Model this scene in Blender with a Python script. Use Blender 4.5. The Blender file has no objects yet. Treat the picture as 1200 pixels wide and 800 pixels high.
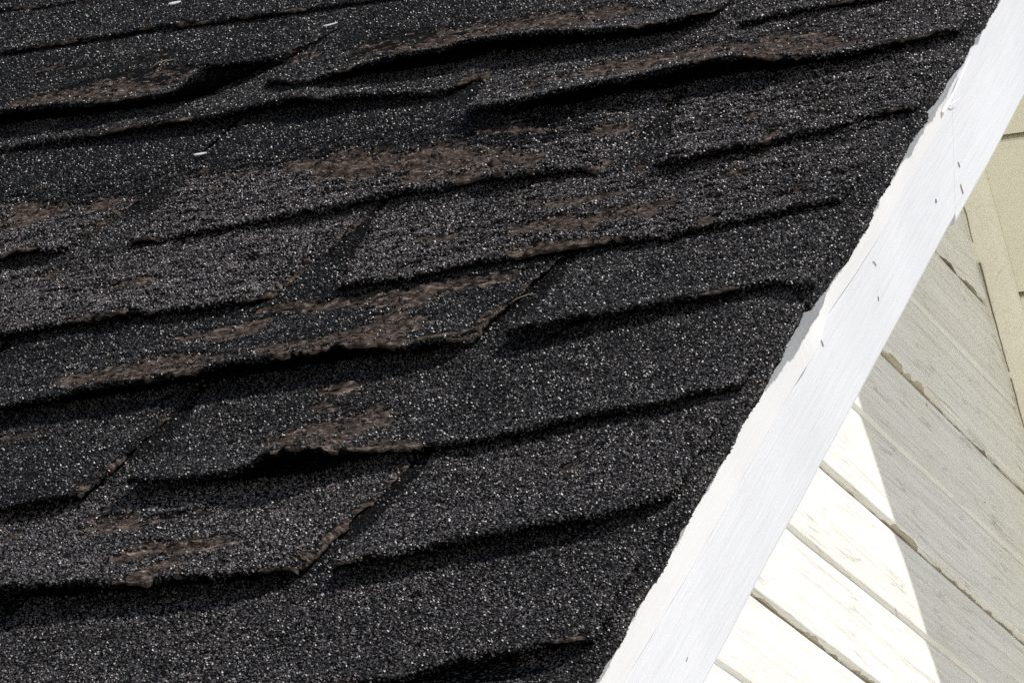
import bpy, math, random, json
import numpy as np
from mathutils import Vector, Matrix

random.seed(7)
C = bpy.context.scene.collection
S = bpy.context.scene

# ------------------------------------------------------------------ camera, sky, sun, exposure
H0 = 3.8                                   # height of the roof reference point on the rake above the ground
PITCH = 0.720108459                        # roof slope, 41 degrees
SP, CP = math.sin(PITCH), math.cos(PITCH)
UP = Vector((0, 0, H0))

cam_d = bpy.data.cameras.new('camera')
cam = bpy.data.objects.new('camera', cam_d)
C.objects.link(cam)
cR = Vector((0.92436672, 0.38147521, 0.00477861))
cU = Vector((0.11998835, -0.30259265, 0.94553714))
cF = cR.cross(cU) * -1.0
m = Matrix((cR, cU, -cF)).transposed().to_4x4()
m.translation = Vector((0.61169355, -1.78694328, -0.63266633)) + UP
cam.matrix_world = m
cam_d.sensor_width = 36.0
cam_d.lens = 36.0 * 5001.1 / 1200.0
cam_d.clip_start = 0.05
cam_d.clip_end = 3000
S.camera = cam

SUN = Vector((1.0, 0.19, 1.763)).normalized()
sun_d = bpy.data.lights.new('sun', 'SUN')
sun_d.energy = 5.0
sun_d.angle = math.radians(0.53)
sun_d.color = (1.0, 0.965, 0.91)
sun = bpy.data.objects.new('sun', sun_d)
C.objects.link(sun)
sun.rotation_euler = SUN.to_track_quat('Z', 'Y').to_euler()
sun.location = SUN * 20 + UP

world = bpy.data.worlds.new('World')
S.world = world
world.use_nodes = True
wn = world.node_tree
bg = wn.nodes['Background']
sky = wn.nodes.new('ShaderNodeTexSky')
sky.sky_type = 'NISHITA'
sky.sun_disc = False
sky.sun_elevation = math.asin(SUN.z)
sky.sun_rotation = math.atan2(SUN.x, SUN.y)
sky.altitude = 100
wn.links.new(sky.outputs[0], bg.inputs[0])
bg.inputs[1].default_value = 0.052

S.view_settings.view_transform = 'Standard'
S.view_settings.look = 'None'
S.view_settings.exposure = 0.1
S.view_settings.gamma = 1.0
S.render.engine = 'CYCLES'
S.cycles.max_bounces = 6
S.cycles.diffuse_bounces = 4
S.cycles.use_denoising = False
S.cycles.sample_clamp_indirect = 4.0

# ------------------------------------------------------------------ small helpers
def rw(u, v, h):
    """roof coordinates in metres (along the ridge, up the slope, out of the slope) -> world"""
    return (u, v * CP - h * SP, v * SP + h * CP + H0)

def hsh(ix, iy, s):
    n = (ix.astype(np.int64) * 374761393 + iy.astype(np.int64) * 668265263 + s * 974634777) & 0xffffffff
    n = ((n ^ (n >> 13)) * 1274126177) & 0xffffffff
    n = n ^ (n >> 16)
    return (n & 0xffff) / 65535.0

def vnoise(x, y, s=0):
    x = np.asarray(x, float); y = np.asarray(y, float)
    ix = np.floor(x); iy = np.floor(y)
    fx = x - ix; fy = y - iy
    fx = fx * fx * (3 - 2 * fx); fy = fy * fy * (3 - 2 * fy)
    a = hsh(ix, iy, s); b = hsh(ix + 1, iy, s); c = hsh(ix, iy + 1, s); d = hsh(ix + 1, iy + 1, s)
    return (a + (b - a) * fx) * (1 - fy) + (c + (d - c) * fx) * fy - 0.5

def fbm(x, y, s=0, o=3):
    t = 0; amp = 1.0
    for i in range(o):
        t = t + amp * vnoise(np.asarray(x) * 2 ** i, np.asarray(y) * 2 ** i, s + 17 * i)
        amp *= 0.55
    return t

def sstep(a, b, x):
    t = np.clip((x - a) / (b - a), 0, 1)
    return t * t * (3 - 2 * t)

WORLD_LOC = {}
def empty(name, loc, label=None, cat=None):
    o = bpy.data.objects.new(name, None)
    C.objects.link(o)
    o.location = loc
    o.empty_display_size = 0.2
    WORLD_LOC[o.name] = Vector(loc)
    if label: o['label'] = label
    if cat: o['category'] = cat
    return o

def mk(name, verts, faces, mat, parent=None, smooth=False, attrs=None):
    """a mesh object from world-space vertices, its origin at the middle of its bounds"""
    v = np.array(verts, dtype=float).reshape(-1, 3)
    c = (v.min(0) + v.max(0)) / 2
    me = bpy.data.meshes.new(name)
    me.from_pydata((v - c).tolist(), [], [tuple(int(i) for i in f) for f in faces])
    me.materials.append(mat)
    if smooth:
        me.polygons.foreach_set('use_smooth', np.ones(len(me.polygons), dtype=bool))
    for k, a in (attrs or {}).items():
        at = me.attributes.new(k, 'FLOAT', 'POINT')
        at.data.foreach_set('value', np.asarray(a, dtype=np.float32))
    me.update()
    o = bpy.data.objects.new(name, me)
    C.objects.link(o)
    c = Vector(c)
    if parent is not None:
        o.parent = parent
        o.location = c - WORLD_LOC[parent.name]
    else:
        o.location = c
    WORLD_LOC[o.name] = c
    return o

def grid_faces(ny, nx, off=0, flip=False):
    j, i = np.meshgrid(np.arange(ny - 1), np.arange(nx - 1), indexing='ij')
    a = (j * nx + i).ravel() + off
    f = np.stack([a, a + 1, a + nx + 1, a + nx], 1)
    return f[:, ::-1] if flip else f

def slab(top, bot):
    """shell between two grids (ny,nx,3); the lower one may stop short where the piece lies on the deck"""
    ny, nx, _ = top.shape
    nyb = bot.shape[0]
    n = ny * nx
    f = [grid_faces(ny, nx), grid_faces(nyb, nx, n, True)]
    i = np.arange(nx - 1); j = np.arange(nyb - 1)
    f.append(np.stack([i + n, i + 1 + n, i + 1, i], 1))
    b = (ny - 1) * nx
    if nyb == ny: f.append(np.stack([b + i, b + i + 1, b + i + 1 + n, b + i + n], 1))
    f.append(np.stack([j * nx, (j + 1) * nx, (j + 1) * nx + n, j * nx + n], 1))
    e = nx - 1
    f.append(np.stack([j * nx + e + n, (j + 1) * nx + e + n, (j + 1) * nx + e, j * nx + e], 1))
    return np.concatenate([top.reshape(-1, 3), bot.reshape(-1, 3)]), np.concatenate(f)

# ------------------------------------------------------------------ materials
def new_mat(name):
    m = bpy.data.materials.new(name)
    m.use_nodes = True
    nt = m.node_tree
    return m, nt, nt.nodes['Principled BSDF']

def N(nt, t, **kw):
    n = nt.nodes.new(t)
    for k, v in kw.items():
        if k.startswith('i_'):
            n.inputs[k[2:]].default_value = v
        else:
            setattr(n, k, v)
    return n

def ramp(nt, pts, src, interp='LINEAR'):
    r = nt.nodes.new('ShaderNodeValToRGB')
    r.color_ramp.interpolation = interp
    el = r.color_ramp.elements
    while len(el) < len(pts): el.new(0.5)
    for e, (p, c) in zip(el, pts):
        e.position = p
        e.color = c if len(c) == 4 else (*c, 1)
    nt.links.new(src, r.inputs[0])
    return r

def g3(x): return (x, x, x)

def mathn(nt, op, a, b=None, clamp=False):
    n = nt.nodes.new('ShaderNodeMath'); n.operation = op; n.use_clamp = clamp
    for i, x in enumerate((a, b)):
        if x is None: continue
        if isinstance(x, (int, float)): n.inputs[i].default_value = x
        else: nt.links.new(x, n.inputs[i])
    return n.outputs[0]

def mixc(nt, fac, a, b, blend='MIX'):
    n = nt.nodes.new('ShaderNodeMix'); n.data_type = 'RGBA'; n.blend_type = blend
    for sock, x in ((n.inputs[0], fac), (n.inputs[6], a), (n.inputs[7], b)):
        if isinstance(x, (int, float)): sock.default_value = x
        elif isinstance(x, tuple): sock.default_value = (*x, 1) if len(x) == 3 else x
        else: nt.links.new(x, sock)
    return n.outputs[2]

def slope_coords(nt, sx, sy, sz):
    """surface position turned into the roof slope's own axes and scaled"""
    g = N(nt, 'ShaderNodeNewGeometry')
    r = N(nt, 'ShaderNodeVectorRotate', rotation_type='X_AXIS')
    r.inputs['Angle'].default_value = -PITCH
    nt.links.new(g.outputs['Position'], r.inputs['Vector'])
    mp = N(nt, 'ShaderNodeMapping')
    mp.inputs['Scale'].default_value = (sx, sy, sz)
    nt.links.new(r.outputs[0], mp.inputs[0])
    return mp.outputs[0]

# asphalt sheet: black bitumen with bedded granules, brown felt where they have worn off
def shingle_material(name='asphalt_shingle', plain=False):
    m, nt, b = new_mat(name)
    L = nt.links.new
    pos = slope_coords(nt, 1, 1, 1)
    vor = N(nt, 'ShaderNodeTexVoronoi', i_Scale=900.0)
    L(pos, vor.inputs['Vector'])
    sep = N(nt, 'ShaderNodeSeparateColor'); L(vor.outputs['Color'], sep.inputs[0])
    tone = N(nt, 'ShaderNodeAttribute', attribute_name='tone')
    wear = N(nt, 'ShaderNodeAttribute', attribute_name='wear')
    gr = ramp(nt, [(0.0, g3(0.0012)), (0.55, g3(0.0025)), (0.85, g3(0.008)), (0.97, g3(0.03))], sep.outputs[0])
    grp = ramp(nt, [(0.0, g3(0.002)), (0.55, g3(0.005)), (0.82, g3(0.028)), (0.97, g3(0.15))], sep.outputs[0])
    bed = N(nt, 'ShaderNodeAttribute', attribute_name='bed')
    gr_c = mixc(nt, 1.0 if plain else bed.outputs['Fac'], gr.outputs[0], grp.outputs[0])
    tint = mixc(nt, tone.outputs['Fac'], (0.7, 0.75, 0.85), (1.5, 1.4, 1.35))
    gran = mixc(nt, 1.0, gr_c, tint, 'MULTIPLY')
    fib = N(nt, 'ShaderNodeTexNoise', i_Scale=1.0, i_Detail=5.0, i_Roughness=0.65)
    L(slope_coords(nt, 190, 340, 340), fib.inputs['Vector'])
    blo = N(nt, 'ShaderNodeTexNoise', i_Scale=160.0, i_Detail=3.0)
    L(pos, blo.inputs['Vector'])
    brown = ramp(nt, [(0.36, (0.010, 0.007, 0.006)), (0.45, (0.052, 0.040, 0.034)), (0.56, (0.150, 0.115, 0.098)), (0.70, (0.36, 0.295, 0.26))], fib.outputs[0])
    brown2 = mixc(nt, ramp(nt, [(0.4, g3(0.0)), (0.62, g3(0.75))], blo.outputs[0]).outputs[0], brown.outputs[0], (0.035, 0.024, 0.019))
    # crumbly border of the bare patches
    wn_ = mathn(nt, 'ADD', wear.outputs['Fac'], mathn(nt, 'MULTIPLY', mathn(nt, 'SUBTRACT', blo.outputs[0], 0.5), 0.7))
    fac = ramp(nt, [(0.36, g3(0.0)), (0.5, g3(1.0))], wn_).outputs[0]
    L(mixc(nt, fac, gran, brown2), b.inputs['Base Color'])
    ro = N(nt, 'ShaderNodeMix'); L(fac, ro.inputs[0]); ro.inputs[2].default_value = 0.8; ro.inputs[3].default_value = 0.95
    L(ro.outputs[0], b.inputs['Roughness'])
    sp = N(nt, 'ShaderNodeMix'); L(fac, sp.inputs[0]); sp.inputs[2].default_value = 0.04; sp.inputs[3].default_value = 0.1
    L(sp.outputs[0], b.inputs['Specular IOR Level'])
    hg = mathn(nt, 'MULTIPLY', vor.outputs['Distance'], -0.6)
    hf = mathn(nt, 'ADD', mathn(nt, 'MULTIPLY', fib.outputs[0], 3.2), mathn(nt, 'MULTIPLY', blo.outputs[0], 4.0))
    hm = N(nt, 'ShaderNodeMix'); L(fac, hm.inputs[0]); L(hg, hm.inputs[2]); L(hf, hm.inputs[3])
    bp = N(nt, 'ShaderNodeBump', i_Strength=1.0, i_Distance=0.0014)
    L(hm.outputs[0], bp.inputs['Height'])
    L(bp.outputs[0], b.inputs['Normal'])
    return m

# mineral granules: crushed dark slag with pale and rusty grains among it
def granule_material():
    m, nt, b = new_mat('mineral_granule')
    L = nt.links.new
    t = N(nt, 'ShaderNodeAttribute', attribute_name='tint')
    tone = N(nt, 'ShaderNodeAttribute', attribute_name='tone')
    dark = ramp(nt, [(0.0, (0.0010, 0.0010, 0.0015)), (0.50, (0.0020, 0.0020, 0.0032)), (0.72, (0.006, 0.006, 0.008)),
                     (0.87, (0.023, 0.023, 0.027)), (0.95, (0.062, 0.061, 0.065)), (0.975, (0.055, 0.032, 0.02)), (1.0, (0.15, 0.147, 0.147))], t.outputs['Fac'])
    pale = ramp(nt, [(0.0, (0.002, 0.002, 0.002)), (0.28, (0.009, 0.008, 0.009)), (0.52, (0.088, 0.080, 0.085)),
                     (0.86, (0.265, 0.243, 0.255)), (0.96, (0.12, 0.08, 0.06)), (1.0, (0.28, 0.27, 0.27))], t.outputs['Fac'])
    L(mixc(nt, tone.outputs['Fac'], dark.outputs[0], pale.outputs[0]), b.inputs['Base Color'])
    b.inputs['Roughness'].default_value = 0.41
    b.inputs['Specular IOR Level'].default_value = 0.36
    return m

def paint_material(name, base, grain_axis, grain=1.0, dirt=(0.24, 0.22, 0.17), peel=0.0, streak=0.35, warm=None, old=False):
    m, nt, b = new_mat(name)
    L = nt.links.new
    if grain_axis == 'slope':
        fine = slope_coords(nt, 330, 16, 330); mid = slope_coords(nt, 60, 7, 60); spk = slope_coords(nt, 190, 65, 190)
    else:
        sc = {'y': ((330, 13, 330), (95, 5, 95), (150, 34, 150)), 'x': ((12, 330, 330), (8, 70, 70), (30, 150, 150))}[grain_axis]
        outs = []
        for s in sc:
            g = N(nt, 'ShaderNodeNewGeometry'); mp = N(nt, 'ShaderNodeMapping'); mp.inputs['Scale'].default_value = s
            L(g.outputs['Position'], mp.inputs[0]); outs.append(mp.outputs[0])
        fine, mid, spk = outs
    nf = N(nt, 'ShaderNodeTexNoise', i_Scale=1.0, i_Detail=4.0, i_Roughness=0.6, i_Distortion=0.4); L(fine, nf.inputs['Vector'])
    nm = N(nt, 'ShaderNodeTexNoise', i_Scale=1.0, i_Detail=5.0, i_Roughness=0.5, i_Distortion=0.25); L(mid, nm.inputs['Vector'])
    ns = N(nt, 'ShaderNodeTexNoise', i_Scale=1.0, i_Detail=3.0, i_Roughness=0.7, i_Distortion=0.8); L(spk, ns.inputs['Vector'])
    g = N(nt, 'ShaderNodeNewGeometry')
    nl = N(nt, 'ShaderNodeTexNoise', i_Scale=9.0, i_Detail=3.0); L(g.outputs['Position'], nl.inputs['Vector'])
    c0 = tuple(x * 0.93 for x in base)
    col = mixc(nt, ramp(nt, [(0.35, g3(0)), (0.65, g3(1))], nl.outputs[0]).outputs[0], base, warm or c0)
    col = mixc(nt, mathn(nt, 'MULTIPLY', ramp(nt, [(0.3, g3(1)), (0.46, g3(0))], nf.outputs[0]).outputs[0], streak), col, tuple(x * 0.8 for x in base))
    # small flecks where the paint has broken
    th = 0.735 - 0.022 * peel
    fl = ramp(nt, [(th, g3(0)), (th + 0.025, g3(1))], ns.outputs[0]).outputs[0]
    # hair cracks along the grain
    cr = mathn(nt, 'ABSOLUTE', mathn(nt, 'SUBTRACT', nm.outputs[0], 0.5))
    crm = ramp(nt, [(0.003, g3(1)), (0.014, g3(0))], cr).outputs[0]
    nsel = N(nt, 'ShaderNodeTexNoise', i_Scale=14.0, i_Detail=2.0); L(g.outputs['Position'], nsel.inputs['Vector'])
    sel = ramp(nt, [(0.44, g3(0)), (0.60, g3(1))], nsel.outputs[0]).outputs[0]
    crk = mathn(nt, 'MULTIPLY', mathn(nt, 'MULTIPLY', crm, sel), peel * 0.34)
    dm = mathn(nt, 'MAXIMUM', mathn(nt, 'MULTIPLY', fl, 0.85), crk)
    if old:
        at = N(nt, 'ShaderNodeAttribute', attribute_name='old')
        oa = mathn(nt, 'ADD', at.outputs['Fac'], mathn(nt, 'MULTIPLY', mathn(nt, 'SUBTRACT', ns.outputs[0], 0.5), 0.8))
        oc = ramp(nt, [(0.3, g3(0.02)), (0.42, (0.10, 0.085, 0.055)), (0.55, (0.34, 0.30, 0.21)), (0.75, (0.46, 0.41, 0.29))], mathn(nt, 'ADD', nm.outputs[0], 0.03))
        edge_ = ramp(nt, [(0.47, g3(0)), (0.52, g3(1)), (0.57, g3(0))], oa)
        gm = N(nt, 'ShaderNodeAttribute', attribute_name='lap_shade')
        col = mixc(nt, mathn(nt, 'MULTIPLY', gm.outputs['Fac'], mathn(nt, 'ADD', 0.35, nl.outputs[0])), col, (0.47, 0.44, 0.34))  # darker tint that paints shade into the grooves and lap undersides
        of = ramp(nt, [(0.5, g3(0)), (0.53, g3(1))], oa)
        col = mixc(nt, of.outputs[0], col, oc.outputs[0])
        col = mixc(nt, mathn(nt, 'MULTIPLY', edge_.outputs[0], 0.8), col, (0.06, 0.052, 0.035))
    L(mixc(nt, dm, col, dirt), b.inputs['Base Color'])
    b.inputs['Roughness'].default_value = 0.55
    b.inputs['Specular IOR Level'].default_value = 0.35
    h = mathn(nt, 'ADD', mathn(nt, 'MULTIPLY', nf.outputs[0], 1.0), mathn(nt, 'MULTIPLY', nm.outputs[0], 1.6 + 2.0 * peel))
    h = mathn(nt, 'SUBTRACT', h, mathn(nt, 'MULTIPLY', dm, 1.5))
    bp = N(nt, 'ShaderNodeBump', i_Strength=0.55 * grain, i_Distance=0.0016)
    L(h, bp.inputs['Height']); L(bp.outputs[0], b.inputs['Normal'])
    return m

def plain_material(name, col, rough=0.8, scale=40.0, var=0.35, bump=0.002):
    m, nt, b = new_mat(name)
    L = nt.links.new
    g = N(nt, 'ShaderNodeNewGeometry')
    n = N(nt, 'ShaderNodeTexNoise', i_Scale=scale, i_Detail=6.0, i_Roughness=0.6); L(g.outputs['Position'], n.inputs['Vector'])
    L(mixc(nt, n.outputs[0], tuple(c * (1 - var) for c in col), tuple(c * (1 + var) for c in col)), b.inputs['Base Color'])
    b.inputs['Roughness'].default_value = rough
    bp = N(nt, 'ShaderNodeBump', i_Strength=0.6, i_Distance=bump); L(n.outputs[0], bp.inputs['Height']); L(bp.outputs[0], b.inputs['Normal'])
    return m

M_SHINGLE = shingle_material()
M_SHINGLE_PLAIN = shingle_material('asphalt_shingle_sheet', True)
M_GRAN = granule_material()
M_BOARD = paint_material('white_board_paint', (0.645, 0.655, 0.685), 'slope', grain=0.6, dirt=(0.16, 0.16, 0.17), peel=0.0, streak=0.2)
M_STRIP = paint_material('white_strip_paint', (0.68, 0.678, 0.68), 'slope', grain=0.3, dirt=(0.5, 0.49, 0.48), peel=0.0, streak=0.15)
M_SIDING = paint_material('cream_siding_paint', (0.785, 0.778, 0.745), 'y', grain=1.0, dirt=(0.20, 0.185, 0.14), peel=1.0, streak=0.12, warm=(0.77, 0.753, 0.695), old=True)
M_SOFFIT = paint_material('cream_soffit_paint', (0.76, 0.735, 0.585), 'x', grain=0.5, dirt=(0.16, 0.14, 0.10), peel=0.3, streak=0.2)
M_TRIM = paint_material('cream_trim_paint', (0.77, 0.745, 0.605), 'slope', grain=0.5, dirt=(0.16, 0.14, 0.10), peel=0.5, streak=0.2)
M_OLDPAINT = plain_material('old_beige_paint', (0.36, 0.32, 0.22), 0.8, 260.0, 0.5, 0.001)
M_WOOD = plain_material('bare_grey_wood', (0.14, 0.12, 0.095), 0.9, 300.0, 0.5, 0.001)
M_SCAR = plain_material('grey_paint_scar', (0.30, 0.30, 0.31), 0.9, 500.0, 0.4, 0.0005)
M_BOUNCE_GROUND = plain_material('pale_bounce_ground', (0.70, 0.69, 0.655), 0.95, 3.0, 0.4, 0.05)  # unseen ground, made this pale to bounce light onto the shaded siding
M_PETAL = plain_material('white_petal', (0.55, 0.55, 0.59), 0.6, 500.0, 0.1, 0.0003)
M_FIBRE = plain_material('torn_felt_fibre', (0.26, 0.20, 0.15), 0.9, 500.0, 0.4, 0.0005)

# ------------------------------------------------------------------ granules as real grains on the shingles
def granule_nodes():
    ng = bpy.data.node_groups.new('granule_cover', 'GeometryNodeTree')
    ng.interface.new_socket('Geometry', in_out='INPUT', socket_type='NodeSocketGeometry')
    ng.interface.new_socket('Density', in_out='INPUT', socket_type='NodeSocketFloat')
    ng.interface.new_socket('Geometry', in_out='OUTPUT', socket_type='NodeSocketGeometry')
    nd, L = ng.nodes, ng.links.new
    gi = nd.new('NodeGroupInput'); go = nd.new('NodeGroupOutput')
    na = nd.new('GeometryNodeInputNamedAttribute'); na.data_type = 'FLOAT'; na.inputs['Name'].default_value = 'gran'
    mu = nd.new('ShaderNodeMath'); mu.operation = 'MULTIPLY'
    L(na.outputs[0], mu.inputs[0]); L(gi.outputs['Density'], mu.inputs[1])
    dp = nd.new('GeometryNodeDistributePointsOnFaces'); dp.distribute_method = 'RANDOM'
    L(gi.outputs['Geometry'], dp.inputs['Mesh']); L(mu.outputs[0], dp.inputs['Density'])
    rt = nd.new('FunctionNodeRandomValue'); rt.data_type = 'FLOAT'; rt.inputs['Seed'].default_value = 3
    st = nd.new('GeometryNodeStoreNamedAttribute'); st.data_type = 'FLOAT'; st.domain = 'POINT'; st.inputs['Name'].default_value = 'tint'
    L(dp.outputs['Points'], st.inputs['Geometry']); L(rt.outputs[1], st.inputs['Value'])
    co = nd.new('GeometryNodeMeshCone'); co.fill_type = 'NONE'
    co.inputs['Vertices'].default_value = 4; co.inputs['Radius Top'].default_value = 0.0
    co.inputs['Radius Bottom'].default_value = 0.00080; co.inputs['Depth'].default_value = 0.00092
    sm = nd.new('GeometryNodeSetMaterial'); sm.inputs['Material'].default_value = M_GRAN
    L(co.outputs['Mesh'], sm.inputs['Geometry'])
    sh = nd.new('GeometryNodeSetShadeSmooth'); sh.inputs['Shade Smooth'].default_value = False
    L(sm.outputs[0], sh.inputs['Geometry'])
    ip = nd.new('GeometryNodeInstanceOnPoints')
    L(st.outputs[0], ip.inputs['Points']); L(sh.outputs[0], ip.inputs['Instance'])
    rr = nd.new('FunctionNodeRandomValue'); rr.data_type = 'FLOAT_VECTOR'
    rr.inputs[0].default_value = (-0.8, -0.8, 0); rr.inputs[1].default_value = (0.8, 0.8, 6.283); rr.inputs['Seed'].default_value = 11
    rs = nd.new('FunctionNodeRandomValue'); rs.data_type = 'FLOAT_VECTOR'
    rs.inputs[0].default_value = (0.5, 0.5, 0.35); rs.inputs[1].default_value = (1.3, 1.15, 1.25); rs.inputs['Seed'].default_value = 23
    er = nd.new('FunctionNodeEulerToRotation'); L(rr.outputs[0], er.inputs[0])
    ro = nd.new('FunctionNodeRotateRotation'); ro.rotation_space = 'LOCAL'
    L(dp.outputs['Rotation'], ro.inputs[0]); L(er.outputs[0], ro.inputs[1])
    L(ro.outputs[0], ip.inputs['Rotation']); L(rs.outputs[0], ip.inputs['Scale'])
    re = nd.new('GeometryNodeRealizeInstances'); L(ip.outputs[0], re.inputs[0])
    jn = nd.new('GeometryNodeJoinGeometry')
    L(re.outputs[0], jn.inputs[0]); L(gi.outputs['Geometry'], jn.inputs[0])
    L(jn.outputs[0], go.inputs[0])
    return ng
GRAN = granule_nodes()
GRAN_DENSITY = 0.80e6
def add_granules(o, dens=GRAN_DENSITY):
    md = o.modifiers.new('granules', 'NODES')
    md.node_group = GRAN
    for it in GRAN.interface.items_tree:
        if it.in_out == 'INPUT' and it.name == 'Density':
            md[it.identifier] = float(dens)

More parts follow.
